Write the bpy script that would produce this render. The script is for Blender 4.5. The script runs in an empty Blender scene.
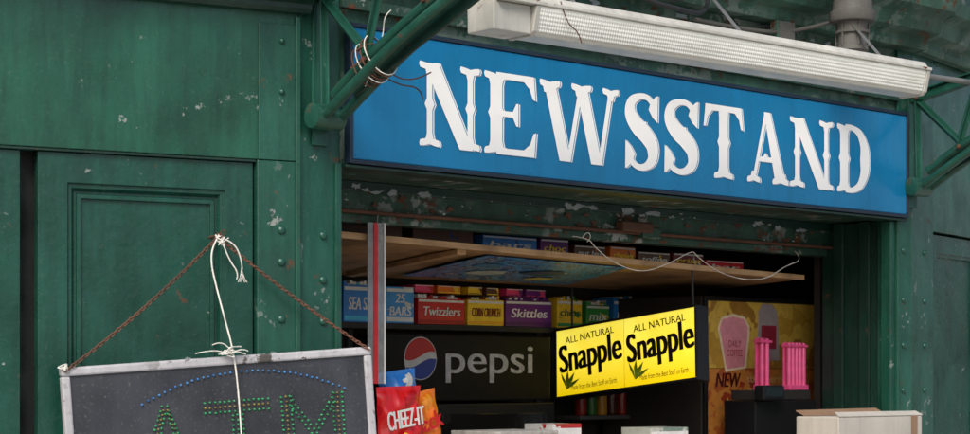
import bpy, math, random
from mathutils import Matrix, Vector
random.seed(7)
sc=bpy.context.scene
COL=sc.collection

# ---------------------------------------------------------------- materials
def lin(r,g,b):
    f=lambda c:(c/255/12.92) if c/255<=.04045 else ((c/255+.055)/1.055)**2.4
    return (f(r),f(g),f(b))
def newmat(name):
    m=bpy.data.materials.new(name); m.use_nodes=True
    nt=m.node_tree; b=nt.nodes['Principled BSDF']
    return m,nt,b
def noise(nt,vec,scale,detail=5,rough=.55):
    n=nt.nodes.new('ShaderNodeTexNoise'); n.inputs['Scale'].default_value=scale
    n.inputs['Detail'].default_value=min(detail,6); n.inputs['Roughness'].default_value=rough
    nt.links.new(vec,n.inputs['Vector']); return n.outputs['Fac']
def ramp(nt,fac,a,b,ca=(0,0,0),cb=(1,1,1)):
    r=nt.nodes.new('ShaderNodeValToRGB'); e=r.color_ramp.elements
    e[0].position=a; e[1].position=b; e[0].color=(*ca,1); e[1].color=(*cb,1)
    nt.links.new(fac,r.inputs[0]); return r.outputs[0]
def mix(nt,fac,c1,c2,mode='MIX'):
    m=nt.nodes.new('ShaderNodeMixRGB'); m.blend_type=mode
    for i,v in ((0,fac),(1,c1),(2,c2)):
        if isinstance(v,(int,float)): m.inputs[i].default_value=v
        elif isinstance(v,tuple): m.inputs[i].default_value=(*v,1)
        else: nt.links.new(v,m.inputs[i])
    return m.outputs[0]
def mul(nt,a,k):
    m=nt.nodes.new('ShaderNodeMath'); m.operation='MULTIPLY'; nt.links.new(a,m.inputs[0])
    if isinstance(k,(int,float)): m.inputs[1].default_value=k
    else: nt.links.new(k,m.inputs[1])
    return m.outputs[0]
def coords(nt,scale=(1,1,1),loc=(0,0,0)):
    tc=nt.nodes.new('ShaderNodeTexCoord'); mp=nt.nodes.new('ShaderNodeMapping')
    mp.inputs['Scale'].default_value=scale; mp.inputs['Location'].default_value=loc
    nt.links.new(tc.outputs['Object'],mp.inputs[0]); return mp.outputs[0]
def paint(name,base,var=.35,rough=.38,bump=.25,rust=0,flake=0,streak=.3,metal=0,flakecol=(.33,.36,.34),dust=.15,bscale=60,spec=.5,dent=1.3,dentscale=5,pale=0):
    m,nt,b=newmat(name)
    v=coords(nt); vs=coords(nt,(14,1.2,14))
    n1=ramp(nt,noise(nt,v,2.7,6),.3,.7)
    dark=tuple(c*(1-var) for c in base); lite=tuple(min(1,c*(1+var)) for c in base)
    col=mix(nt,n1,dark,lite)
    if pale:   # paler version of the base tone in long vertical runs
        fd=ramp(nt,noise(nt,coords(nt,(5,.9,5),(4,4,4)),1.3,6,.7),.48,.78)
        col=mix(nt,mul(nt,fd,pale),col,tuple(min(1,c*2.2+.012) for c in base))
    ns=ramp(nt,noise(nt,vs,1.6,6,.65),.45,.75)
    col=mix(nt,mul(nt,ns,streak),col,tuple(c*.35+.002 for c in base))
    nd=ramp(nt,noise(nt,v,95,3,.7),.58,.78)
    col=mix(nt,mul(nt,nd,dust),col,(.22,.24,.2))
    rg=ramp(nt,noise(nt,v,6,6),.3,.75,(rough*.7,)*3,(min(1,rough*1.7),)*3)
    if flake>0:
        patch=ramp(nt,noise(nt,coords(nt,(1,1,1),(7,2,5)),1.6,3),.42,.6)
        f=ramp(nt,noise(nt,v,10,6,.7),.66-flake*.2,.68-flake*.2)
        f=mul(nt,f,patch)
        fc=mix(nt,noise(nt,v,25,4),tuple(c*.5 for c in flakecol),flakecol)
        col=mix(nt,f,col,fc); rg=mix(nt,f,rg,(.8,.8,.8))
    if rust>0:
        v2=coords(nt,(1,1,1),(3.1,4.2,1.3))
        f=ramp(nt,noise(nt,v2,9,6,.7),.70-rust*.2,.76-rust*.2)
        rc=mix(nt,noise(nt,v2,40,4),(.035,.012,.005),(.16,.055,.02))
        col=mix(nt,f,col,rc); rg=mix(nt,f,rg,(.9,.9,.9))
    nt.links.new(col,b.inputs['Base Color']); nt.links.new(rg,b.inputs['Roughness'])
    b.inputs['Metallic'].default_value=metal
    b.inputs['Specular IOR Level'].default_value=spec
    bp=nt.nodes.new('ShaderNodeBump'); bp.inputs['Strength'].default_value=bump; bp.inputs['Distance'].default_value=.002
    nt.links.new(noise(nt,v,bscale,4),bp.inputs['Height'])
    bp2=nt.nodes.new('ShaderNodeBump'); bp2.inputs['Strength'].default_value=min(1,bump*dent); bp2.inputs['Distance'].default_value=.012
    nt.links.new(noise(nt,v,dentscale,3),bp2.inputs['Height']); nt.links.new(bp.outputs[0],bp2.inputs['Normal'])
    nt.links.new(bp2.outputs[0],b.inputs['Normal'])
    return m
_cache={}
def plain(name,col,rough=.5,var=.12,metal=0,bump=.05,trans=0,emit=0,spec=.5):
    if name in _cache: return _cache[name]
    m,nt,b=newmat(name); v=coords(nt)
    c=mix(nt,ramp(nt,noise(nt,v,22,5),.3,.7),tuple(x*(1-var) for x in col),tuple(min(1,x*(1+var)) for x in col))
    nt.links.new(c,b.inputs['Base Color']); b.inputs['Roughness'].default_value=rough
    b.inputs['Specular IOR Level'].default_value=spec
    b.inputs['Metallic'].default_value=metal; b.inputs['Transmission Weight'].default_value=trans
    bp=nt.nodes.new('ShaderNodeBump'); bp.inputs['Strength'].default_value=bump*4; bp.inputs['Distance'].default_value=.003
    nt.links.new(noise(nt,v,30,4),bp.inputs['Height']); nt.links.new(bp.outputs[0],b.inputs['Normal'])
    if emit:
        nt.links.new(c,b.inputs['Emission Color']); b.inputs['Emission Strength'].default_value=emit
    _cache[name]=m; return m
M_green=paint('green_paint',(.0085,.064,.039),rough=.25,bump=.28,rust=.16,dent=1.7,dentscale=3.5,streak=.55,pale=.42,var=.4,flake=.08)
M_green2=paint('green_paint_door',(.0075,.054,.037),rough=.24,bump=.35,rust=.14,dent=1.5,streak=.5,pale=.38,var=.4,flake=.04)
M_pillar=paint('green_paint_pillar',(.0095,.064,.043),rough=.29,bump=.28,rust=.32,flake=.14,streak=.5,pale=.42)
M_old=paint('green_paint_weathered',(.013,.052,.033),rough=.5,bump=.6,rust=.62,flake=.52,streak=.7,dust=.3,bscale=35,pale=.45)
M_peel=paint('green_paint_peeling',(.026,.084,.056),rough=.5,bump=.8,rust=.5,flake=.78,streak=.65,dust=.35,bscale=30,flakecol=(.20,.27,.23),pale=.55,var=.5)
M_dkgreen=paint('dark_green_jamb',(.0045,.027,.019),rough=.36,bump=.25,rust=.25,streak=.5,pale=.35)
M_gapshade=paint('dark_recess',(.004,.007,.006),rough=.7,bump=.3)  # near-black base colour paints the shade behind the door gaps
M_blue=paint('blue_enamel',lin(12,116,166),var=.07,rough=.2,bump=.04,streak=.20,dust=.08,bscale=20,pale=.08)
M_navy=paint('dark_blue_edge',(.008,.02,.04),rough=.4,bump=.15,rust=.2)
M_white=paint('white_lettering',(.90,.90,.89),var=.02,rough=.45,bump=.03,streak=.02,dust=.04)
def woodmat(name,a,b_,sc_=(3,40,40)):
    m,nt,b=newmat(name); v=coords(nt,sc_); v1=coords(nt)
    f=ramp(nt,noise(nt,v,1.3,6,.6),.3,.7)
    c=mix(nt,f,a,b_)
    c=mix(nt,ramp(nt,noise(nt,v1,4,5),.45,.8),c,tuple(x*.35 for x in a))
    nt.links.new(c,b.inputs['Base Color']); b.inputs['Roughness'].default_value=.6
    return m
M_wood=woodmat('plywood',(.32,.17,.07),(.54,.33,.16))
M_woodedge=woodmat('plywood_edge',(.40,.22,.10),(.56,.36,.18))
M_black=plain('black_plastic',(.009,.009,.010),.4,spec=.3)
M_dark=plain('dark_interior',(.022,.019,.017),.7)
M_shelf=plain('shelf_metal',(.055,.055,.055),.45)
M_rust=paint('rusty_steel',(.085,.033,.016),var=.5,rough=.85,bump=.6,streak=.2,dust=.2)
M_steel=paint('galvanised_steel',(.22,.22,.21),var=.3,rough=.5,bump=.2,metal=.6,rust=.2)
M_string=plain('white_string',(.66,.64,.58),.9,.25)
def lensmat():
    m,nt,b=newmat('prismatic_lens'); v=coords(nt)
    sep=nt.nodes.new('ShaderNodeSeparateXYZ'); nt.links.new(v,sep.inputs[0])
    g=nt.nodes.new('ShaderNodeMapRange'); g.inputs[1].default_value=-.05; g.inputs[2].default_value=.03
    nt.links.new(sep.outputs[1],g.inputs[0])
    c=mix(nt,ramp(nt,noise(nt,coords(nt,(1,6,6)),3,6),.35,.75),(.80,.79,.72),(.56,.56,.49))
    w=nt.nodes.new('ShaderNodeTexWave'); w.inputs['Scale'].default_value=26; w.bands_direction='X'; nt.links.new(v,w.inputs[0])
    w2=nt.nodes.new('ShaderNodeTexWave'); w2.inputs['Scale'].default_value=22; w2.bands_direction='Y'; nt.links.new(v,w2.inputs[0])
    rb=mul(nt,w.outputs[1],w2.outputs[1])
    c=mix(nt,mul(nt,rb,.4),c,(.45,.47,.41))
    nt.links.new(c,b.inputs['Base Color']); b.inputs['Roughness'].default_value=.2
    nt.links.new(c,b.inputs['Emission Color']); nt.links.new(mul(nt,g.outputs[0],.24),b.inputs['Emission Strength'])
    a=nt.nodes.new('ShaderNodeMath'); nt.links.new(w.outputs[1],a.inputs[0]); nt.links.new(w2.outputs[1],a.inputs[1])
    bp=nt.nodes.new('ShaderNodeBump'); bp.inputs['Strength'].default_value=.7; bp.inputs['Distance'].default_value=.004
    nt.links.new(a.outputs[0],bp.inputs['Height']); nt.links.new(bp.outputs[0],b.inputs['Normal'])
    return m
M_lens=lensmat()
M_housing=paint('fixture_housing',(.50,.485,.43),var=.18,rough=.4,bump=.1,rust=.38,dust=.45,streak=.4)

# ---------------------------------------------------------------- frames: local x=along wall, y=up, z=outward
def frame(ox,oy,dx,dy):
    return Matrix(((dx,0,dy,ox),(dy,0,-dx,oy),(0,1,0,0),(0,0,0,1)))
FA=frame(-.6588,6.7156,.8894,.4571)
FB=frame(-.489,6.83,.7385,.6743)
FC=frame(2.0884,9.224,.5779,.8161)
I4=Matrix.Identity(4)

def group(name,F,p=(0,0,0)):
    e=bpy.data.objects.new(name,None); e.empty_display_size=.1
    e.location=(F@Vector(p)); COL.objects.link(e); return e
def attach(o,parent):
    if parent is not None:
        o.parent=parent; o.matrix_parent_inverse=Matrix.Translation(-parent.location)
import bmesh
def obj(name,verts,faces,mat,F,parent=None,bevel=0,smooth=False,seg=2):
    vs=[Vector(v) for v in verts]
    lo=Vector((min(v.x for v in vs),min(v.y for v in vs),min(v.z for v in vs)))
    hi=Vector((max(v.x for v in vs),max(v.y for v in vs),max(v.z for v in vs)))
    c=(lo+hi)/2
    me=bpy.data.meshes.new(name); me.from_pydata([v-c for v in vs],[],faces)
    bm=bmesh.new(); bm.from_mesh(me); bmesh.ops.recalc_face_normals(bm,faces=bm.faces); bm.to_mesh(me); bm.free()
    me.materials.append(mat)
    if smooth:
        for p in me.polygons: p.use_smooth=True
    o=bpy.data.objects.new(name,me); COL.objects.link(o)
    o.matrix_basis=F@Matrix.Translation(c)
    attach(o,parent)
    if bevel:
        b=o.modifiers.new('bevel','BEVEL'); b.width=bevel; b.segments=seg; b.limit_method='ANGLE'
    return o
BF=[(0,1,2,3),(4,5,6,7),(0,1,5,4),(1,2,6,5),(2,3,7,6),(3,0,4,7)]
def box(name,F,x0,x1,y0,y1,z0,z1,mat,parent=None,bevel=.003):
    v=[(x0,y0,z0),(x1,y0,z0),(x1,y1,z0),(x0,y1,z0),(x0,y0,z1),(x1,y0,z1),(x1,y1,z1),(x0,y1,z1)]
    return obj(name,v,BF,mat,F,parent,bevel)
def prism(name,F,poly,z0,z1,mat,parent=None,bevel=0):
    n=len(poly); v=[(x,y,z0) for x,y in poly]+[(x,y,z1) for x,y in poly]
    f=[tuple(range(n)),tuple(range(n,2*n))]+[(i,(i+1)%n,n+(i+1)%n,n+i) for i in range(n)]
    return obj(name,v,f,mat,F,parent,bevel)
def xprism(name,F,poly,x0,x1,mat,parent=None,bevel=0,smooth=False):
    n=len(poly); v=[(x0,y,z) for y,z in poly]+[(x1,y,z) for y,z in poly]
    f=[tuple(range(n)),tuple(range(n,2*n))]+[(i,(i+1)%n,n+(i+1)%n,n+i) for i in range(n)]
    return obj(name,v,f,mat,F,parent,bevel,smooth)
def nested(name,F,x0,x1,y0,y1,prof,mat,parent):
    v=[];f=[]
    for ins,z in prof:
        v+=[(x0+ins,y0+ins,z),(x1-ins,y0+ins,z),(x1-ins,y1-ins,z),(x0+ins,y1-ins,z)]
    for k in range(len(prof)-1):
        a=4*k
        for i in range(4): f.append((a+i,a+(i+1)%4,a+4+(i+1)%4,a+4+i))
    a=4*(len(prof)-1); f.append((a,a+1,a+2,a+3))
    return obj(name,v,f,mat,F,parent,.0015)
def tube(name,F,pts,r,mat,parent=None,smooth_curve=True,res=3):
    cu=bpy.data.curves.new(name,'CURVE'); cu.dimensions='3D'; cu.bevel_depth=r; cu.bevel_resolution=res; cu.use_fill_caps=True
    W=[F@Vector(p) for p in pts]; c=sum(W,Vector())/len(W)
    if smooth_curve and len(pts)>2:
        sp=cu.splines.new('NURBS'); sp.points.add(len(W)-1)
        for q,w in zip(sp.points,W): q.co=(*(w-c),1)
        sp.order_u=3; sp.use_endpoint_u=True; sp.resolution_u=8
    else:
        sp=cu.splines.new('POLY'); sp.points.add(len(W)-1)
        for q,w in zip(sp.points,W): q.co=(*(w-c),1)
    tmp=bpy.data.objects.new('tmp',cu); COL.objects.link(tmp)
    bpy.context.view_layer.update()
    me=bpy.data.meshes.new_from_object(tmp.evaluated_get(bpy.context.evaluated_depsgraph_get()))
    bpy.data.objects.remove(tmp)
    me.materials.clear(); me.materials.append(mat)
    for p in me.polygons: p.use_smooth=True
    o=bpy.data.objects.new(name,me); COL.objects.link(o); o.matrix_basis=Matrix.Translation(c); attach(o,parent); return o
def text(name,F,body,x,y,z,size,mat,parent,width=None,height=None,shear=0,off=0,rot=0,bold=0):
    cu=bpy.data.curves.new(name,'FONT'); cu.body=body; cu.size=1; cu.extrude=0; cu.shear=shear; cu.offset=off
    cu.align_x='CENTER'; cu.align_y='CENTER'
    tmp=bpy.data.objects.new('tmp',cu); COL.objects.link(tmp); bpy.context.view_layer.update()
    me=bpy.data.meshes.new_from_object(tmp.evaluated_get(bpy.context.evaluated_depsgraph_get()))
    bpy.data.objects.remove(tmp)
    xs=[v.co.x for v in me.vertices]; ys=[v.co.y for v in me.vertices]
    w=max(xs)-min(xs); h=max(ys)-min(ys); cx=(max(xs)+min(xs))/2; cy=(max(ys)+min(ys))/2
    kx=(width/w) if width else size; ky=(height/h) if height else (size if not width else kx)
    if height and not width: kx=ky
    for v in me.vertices: v.co=Vector(((v.co.x-cx)*kx,(v.co.y-cy)*ky,0))
    if bold:
        bm=bmesh.new(); bm.from_mesh(me)
        src=list(bm.faces)
        for i in range(1,4):
            r_=bmesh.ops.duplicate(bm,geom=src)
            for e in r_['geom']:
                if isinstance(e,bmesh.types.BMVert): e.co.x+=bold*i/3; e.co.z+=.0002*i
        bm.to_mesh(me); bm.free()
    me.materials.clear(); me.materials.append(mat)
    o=bpy.data.objects.new(name,me); COL.objects.link(o)
    o.matrix_basis=F@Matrix.Translation((x,y,z))@Matrix.Rotation(rot,4,'Z'); attach(o,parent); return o
def lathe(name,F,c,axis,prof,mat,parent,n=24):
    v=[];f=[]
    for d,r in prof:
        for k in range(n):
            a=2*math.pi*k/n; p,q=r*math.cos(a),r*math.sin(a)
            q3={'x':(d,p,q),'y':(p,d,q),'z':(p,q,d)}[axis]
            v.append((c[0]+q3[0],c[1]+q3[1],c[2]+q3[2]))
    for j in range(len(prof)-1):
        for k in range(n): f.append((j*n+k,j*n+(k+1)%n,(j+1)*n+(k+1)%n,(j+1)*n+k))
    f.append(tuple(range(n))); f.append(tuple(range((len(prof)-1)*n,len(prof)*n)))
    o=obj(name,v,f,mat,F,parent,0,True)
    o.modifiers.new('es','EDGE_SPLIT').split_angle=math.radians(40)
    return o
def bar(name,F,p0,p1,w,h,mat,parent,bevel=.003,up=(1,0,0)):
    p0=Vector(p0);p1=Vector(p1);d=(p1-p0);d.normalize()
    a=Vector(up); a=(a-d*a.dot(d)).normalized(); b=d.cross(a)
    v=[]
    for q in (p0,p1):
        for i,j in ((-1,-1),(1,-1),(1,1),(-1,1)): v.append(tuple(q+a*(i*w/2)+b*(j*h/2)))
    return obj(name,v,BF,mat,F,parent,bevel)
def rivet(F,x,y,z,parent,r=.0155,mat=None):
    lathe('rivet',F,(x,y,z),'z',[(0,r),(.004,r*.97),(.008,r*.8),(.0115,r*.5),(.013,r*.15)],mat or M_pillar,parent,16)

# ================================================================= KIOSK
K=group('newsstand_kiosk',FB,(1.7,0,-.7))
box('wall_fascia',FA,-3.2,-.002,2.378,3.55,-.08,0,M_green,K)
box('fascia_plate',FA,-.158,-.004,2.378,2.86,.001,.006,M_pillar,K,.002)
box('pilaster',FA,-.162,-.002,0,2.376,-.08,.003,M_pillar,K,.004)
box('pilaster_edge_strip',FA,-.020,-.001,0,2.89,.0065,.013,M_pillar,K,.003)
box('door_gap_shadow',FA,-3.2,-.162,.0,2.376,-.14,-.10,M_gapshade,K)
PR=[(0,-.075),(0,-.02),(.10,-.02),(.104,-.030),(.116,-.030),(.126,-.048),(.134,-.048),(.137,-.036),(.150,-.036),(.153,-.048)]
def doorleaf(x0,x1):
    nested('door_upper_panel',FA,x0,x1,1.02,2.366,PR,M_green2,K)
    nested('door_lower_panel',FA,x0,x1,.12,1.016,PR,M_green2,K)
doorleaf(-.930,-.170)
doorleaf(-1.76,-.990)
doorleaf(-2.60,-1.80)
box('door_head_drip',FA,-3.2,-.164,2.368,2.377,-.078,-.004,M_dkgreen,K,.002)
box('plinth',FA,-3.2,-.163,0,.115,-.08,-.01,M_old,K)
for z in (2.131,2.018,1.816,1.55,1.2,.8): rivet(FA,-.072,z,.003,K)
for z in (2.62,2.80): rivet(FA,-.072,z,.006,K,.011)
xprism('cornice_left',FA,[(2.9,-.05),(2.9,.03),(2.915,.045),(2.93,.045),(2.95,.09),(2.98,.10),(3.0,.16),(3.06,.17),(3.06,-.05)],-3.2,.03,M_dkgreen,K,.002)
# --- wall B
box('pillar_left',FB,-.203,-.022,0,3.55,-.15,-.03,M_pillar,K,.004)
box('pillar_left_edge',FB,-.050,-.023,0,2.385,-.0285,-.018,M_pillar,K,.003)
for z in (2.12,1.96,1.81,1.55,1.3,.9): rivet(FB,-.100,z,-.030,K)
box('pillar_right',FB,3.40,3.517,0,3.55,-.15,-.03,M_pillar,K,.004)
for z in (2.23,1.99,1.77,1.55,1.3): rivet(FB,3.445,z,-.030,K)
box('fascia_wall',FB,-.02,3.398,2.40,3.55,-.16,-.045,M_peel,K)
box('soffit',FB,-.02,3.398,2.384,2.398,-.50,-.031,M_old,K,.002)
box('sign_ledge',FB,-.015,3.45,2.372,2.3825,-.12,-.005,M_dkgreen,K,.002)
box('lintel_beam',FB,-.02,3.46,2.262,2.382,-.56,-.455,M_old,K,.006)
box('lintel_upper_strip',FB,-.02,3.44,2.345,2.383,-.453,-.435,M_dkgreen,K,.003)
box('shutter_slat',FB,-.02,3.46,2.222,2.260,-.55,-.470,M_old,K,.006)
box('lintel_lip',FB,-.02,3.455,2.255,2.268,-.453,-.425,M_rust,K,.003)
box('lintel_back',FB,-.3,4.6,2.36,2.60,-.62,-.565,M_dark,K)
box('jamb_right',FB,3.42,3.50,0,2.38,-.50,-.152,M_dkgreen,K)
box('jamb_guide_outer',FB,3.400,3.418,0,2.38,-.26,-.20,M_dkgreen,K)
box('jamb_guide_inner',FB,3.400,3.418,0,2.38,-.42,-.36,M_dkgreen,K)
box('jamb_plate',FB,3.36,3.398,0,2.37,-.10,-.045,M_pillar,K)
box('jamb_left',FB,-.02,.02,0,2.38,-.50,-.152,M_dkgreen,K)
def flakes(n,x0,x1,y0,y1,z,mat,rmin,rmax,nm,ymode=None,F=FB):
    v=[];f=[]
    for i in range(n):
        cx=random.uniform(x0,x1); cy=random.uniform(y0,y1) if ymode is None else ymode+random.uniform(-.012,.012); r=random.uniform(rmin,rmax); k=random.randint(9,16); b=len(v)
        st=random.uniform(1.2,2.8)
        for j in range(k):
            a=2*math.pi*j/k; rr=r*random.uniform(.35,1.2)
            v.append((cx+rr*st*math.cos(a),min(max(cy+rr*.8*math.sin(a),y0-.008),y1+.008),z+random.uniform(0,.002)+i*.0002))
        f.append(tuple(range(b,b+k)))
    return obj(nm,v,f,mat,F,K)
M_flake=paint('bare_primer',(.26,.30,.31),var=.6,rough=.9,bump=.5,dust=.5,rust=.4)
flakes(7,.35,.75,2.275,2.365,-.4335,M_flake,.008,.018,'paint_flakes',2.352)
flakes(5,1.5,1.75,2.275,2.365,-.4335,M_flake,.006,.018,'paint_flakes',2.350)
flakes(8,1.85,2.35,2.275,2.365,-.4335,M_flake,.008,.024,'paint_flakes',2.352)
flakes(8,2.75,3.2,2.275,2.365,-.4335,M_flake,.006,.020,'paint_flakes',2.345)
flakes(30,.2,3.3,2.275,2.365,-.4333,M_flake,.002,.006,'paint_flakes')
flakes(34,.2,3.3,2.275,2.34,-.4525,M_rust,.004,.018,'rust_scabs')
flakes(22,.2,3.3,2.225,2.26,-.4685,M_rust,.004,.012,'rust_scabs')
box('shutter_latch',FB,1.86,2.06,2.262,2.31,-.454,-.40,M_rust,K,.008)
box('shutter_latch_tab',FB,2.0,2.12,2.240,2.29,-.452,-.41,M_old,K,.006)
# --- wall C
box('pillar_corner_face',FC,.002,.272,0,3.55,-.12,0,M_pillar,K,.004)
for z in (2.23,1.99,1.77,1.55,1.3): rivet(FC,.16,z,0,K)
box('right_fascia',FC,.274,3.0,2.345,3.55,-.12,-.006,M_green,K)
PC=[(0,-.10),(0,-.03),(.09,-.03),(.094,-.04),(.106,-.04),(.116,-.058),(.13,-.058)]
nested('right_door_upper',FC,.30,1.05,1.02,2.335,PC,M_green2,K)
nested('right_door_lower',FC,.30,1.05,.12,1.016,PC,M_green2,K)
box('right_recess',FC,.274,3.0,0,2.343,-.14,-.11,M_gapshade,K)
box('right_panel',FC,1.08,3.0,.1,2.34,-.10,-.03,M_green2,K)
CP=[(3.20,-.044),(3.20,.05),(3.225,.06),(3.25,.06),(3.27,.13),(3.33,.15),(3.36,.22),(3.42,.24),(3.42,-.044)]
xprism('cornice_top',FB,CP,-.2,3.52,M_peel,K,.002)
xprism('cornice_right',FC,[(y,max(z,.001)) for y,z in CP],0,3.0,M_peel,K,.002)
box('fascia_rib',FB,-.02,3.40,2.95,2.99,-.044,-.015,M_old,K)
box('fascia_channel',FB,-.02,3.40,3.05,3.10,-.044,.02,M_peel,K)
for x in (.5,1.1,1.7,2.3,2.9): box('fascia_strap',FB,x,x+.035,2.992,3.048,-.044,-.03,M_old,K)
flakes(26,1.2,3.3,3.105,3.195,-.0435,M_flake,.004,.018,'paint_flakes')
flakes(22,1.2,3.3,3.105,3.195,-.0425,M_rust,.004,.016,'rust_scabs')
def W2(F,x,z): 
    p=F@Vector((x,0,z)); return (p.x,p.y)
fa=W2(FA,-3.2,-.02); c1=W2(FB,-.2,-.06); c2=W2(FB,3.517,-.06); fc=W2(FC,3.0,-.02)
back=[(fc[0]-2.5,fc[1]+1.0),(fa[0]-1.0,fa[1]+4.5)]
pl=[fa,c1,c2,fc]+back
v=[(x,y,3.552) for x,y in pl]+[(x,y,3.64) for x,y in pl]
n=len(pl)
obj('roof_slab',v,[tuple(range(n)),tuple(range(n,2*n))]+[(i,(i+1)%n,n+(i+1)%n,n+i) for i in range(n)],M_old,I4,K)
for a,b in ((3,4),(4,5),(5,0)):
    p,q=pl[a],pl[b]
    obj('rear_wall',[(p[0],p[1],0),(q[0],q[1],0),(q[0],q[1],3.55),(p[0],p[1],3.55)],[(0,1,2,3)],M_green,I4,K)
# --- interior room
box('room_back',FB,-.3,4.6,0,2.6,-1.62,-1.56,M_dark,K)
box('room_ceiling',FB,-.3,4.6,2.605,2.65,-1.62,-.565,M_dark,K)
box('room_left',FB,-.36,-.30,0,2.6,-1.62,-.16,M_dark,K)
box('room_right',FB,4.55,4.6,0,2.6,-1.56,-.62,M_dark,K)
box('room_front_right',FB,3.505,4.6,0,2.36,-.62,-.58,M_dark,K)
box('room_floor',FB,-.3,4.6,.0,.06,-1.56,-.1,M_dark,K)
box('counter_front',FB,-.02,3.40,0,1.0,-.15,-.06,M_green2,K)
box('counter_top',FB,-.018,3.398,1.003,1.04,-.62,.28,M_wood,K,.004)
for x in (.4,1.6,2.9): bar('counter_bracket',FB,(x,.72,-.06),(x,1.0,.22),.03,.03,M_dkgreen,K)

# ================================================================= plywood flap
FL=group('plywood_flap',FB,(1.7,2.15,-.9))
def slab(name,F,top,th,mat,parent,bev=.002):
    v=[(x,y,z) for x,y,z in top]+[(x,y-th,z) for x,y,z in top]
    return obj(name,v,BF,mat,F,parent,bev)
slab('panel',FB,[(.2,2.185,-.5),(3.25,2.120,-.5),(3.45,2.085,-1.45),(.2,2.105,-1.45)],.018,M_wood,FL)
slab('front_edge_batten',FB,[(.2,2.187,-.478),(3.25,2.122,-.478),(3.25,2.122,-.499),(.2,2.187,-.499)],.026,M_woodedge,FL)
slab('cross_batten',FB,[(.98,2.148,-.52),(1.03,2.147,-.52),(1.10,2.090,-1.36),(1.05,2.091,-1.36)],.022,M_woodedge,FL)
def postmat(name,stops,scale=3,rough=.35):
    m,nt,b=newmat(name); v=coords(nt)
    r=nt.nodes.new('ShaderNodeValToRGB'); r.color_ramp.interpolation='CONSTANT'
    e=r.color_ramp.elements
    while len(e)<len(stops): e.new(.5)
    for q,(p,c) in zip(e,stops): q.position=p; q.color=(*c,1)
    nt.links.new(noise(nt,v,scale,3,.6),r.inputs[0])
    col=mix(nt,mul(nt,ramp(nt,noise(nt,v,30,4),.4,.8),.3),r.outputs[0],(.02,.02,.02))
    nt.links.new(col,b.inputs['Base Color']); b.inputs['Roughness'].default_value=rough
    return m
M_ad=postmat('blue_ad_print',[(0,lin(45,115,195)),(.40,lin(60,165,225)),(.50,lin(25,60,130)),(.58,lin(215,240,245)),(.60,lin(40,125,205))],12)
PO=group('poster',FB,(1.75,2.09,-.9))
def under(x,z):
    u=(x-.2)/3.05; f=2.185-.065*u; r_=2.105-.02*((x-.2)/3.25); k=(-.5-z)/.95
    return (f*(1-k)+r_*k)-.018
q=[(1.22,-.60),(2.10,-.60),(2.42,-1.32),(1.35,-1.32)]
slab('sheet',FB,[(x,under(x,z)-.004,z) for x,z in q],.002,M_ad,PO,0)
for i,(cx,cz,r_) in enumerate(((1.45,-.85,.10),(1.62,-1.05,.12),(1.9,-.95,.14),(2.05,-1.15,.1))):
    pts=[(cx+r_*math.cos(a*.524)*random.uniform(.5,1.1),cz+r_*.8*math.sin(a*.524)*random.uniform(.6,1.1)) for a in range(12)]
    obj('printed_shape',[(x,under(x,z)-.0075,z) for x,z in pts],[tuple(range(12))],plain('ps%d'%i,((.06,.24,.45),(.55,.65,.7),(.01,.05,.16),(.55,.48,.18))[i]),FB,PO)

# ================================================================= NEWSSTAND sign
S=group('newsstand_sign',FB,(1.72,2.64,0))
box('panel',FB,.012,3.43,2.402,2.880,-.028,0,M_blue,S,.004)
for nm,a in (('frame_top',(0,3.442,2.881,2.897)),('frame_bottom',(0,3.442,2.386,2.4015))):
    box(nm,FB,*a,-.029,.006,M_navy,S,.002)
for nm,a in (('frame_left',(-.004,.0115)),('frame_right',(3.431,3.446))):
    box(nm,FB,*a,2.386,2.897,-.0295,.0065,M_navy,S,.002)
def serif(xc,y,hw,stem,up):
    d=-up
    t=lambda k:y+d*k
    return [(xc-hw,t(0)),(xc-hw*.45,t(.010)),(xc,t(.028)),(xc+hw*.45,t(.010)),(xc+hw,t(0)),(xc+hw+.012,t(.035)),(xc+hw-.004,t(.075)),
            (xc+stem/2+.02,t(.092)),(xc+stem/2,t(.16)),(xc-stem/2,t(.16)),(xc-stem/2-.02,t(.092)),(xc-hw+.004,t(.075)),(xc-hw-.012,t(.035))]
def stem(xc,w,y0=0,y1=1,bulge=.035):
    ym=(y0+y1)/2
    return [(xc-w/2,y0+.1),(xc+w/2,y0+.1),(xc+w/2,ym-.07),(xc+w/2+bulge,ym),(xc+w/2,ym+.07),(xc+w/2,y1-.1),(xc-w/2,y1-.1),(xc-w/2,ym+.07),(xc-w/2-bulge,ym),(xc-w/2,ym-.07)]
def full(xc,w,hw): return [stem(xc,w),serif(xc,1,hw,w,1),serif(xc,0,hw,w,-1)]
def diag(x0,y0,x1,y1,w): return [(x0-w/2,y0),(x0+w/2,y0),(x1+w/2,y1),(x1-w/2,y1)]
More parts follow.
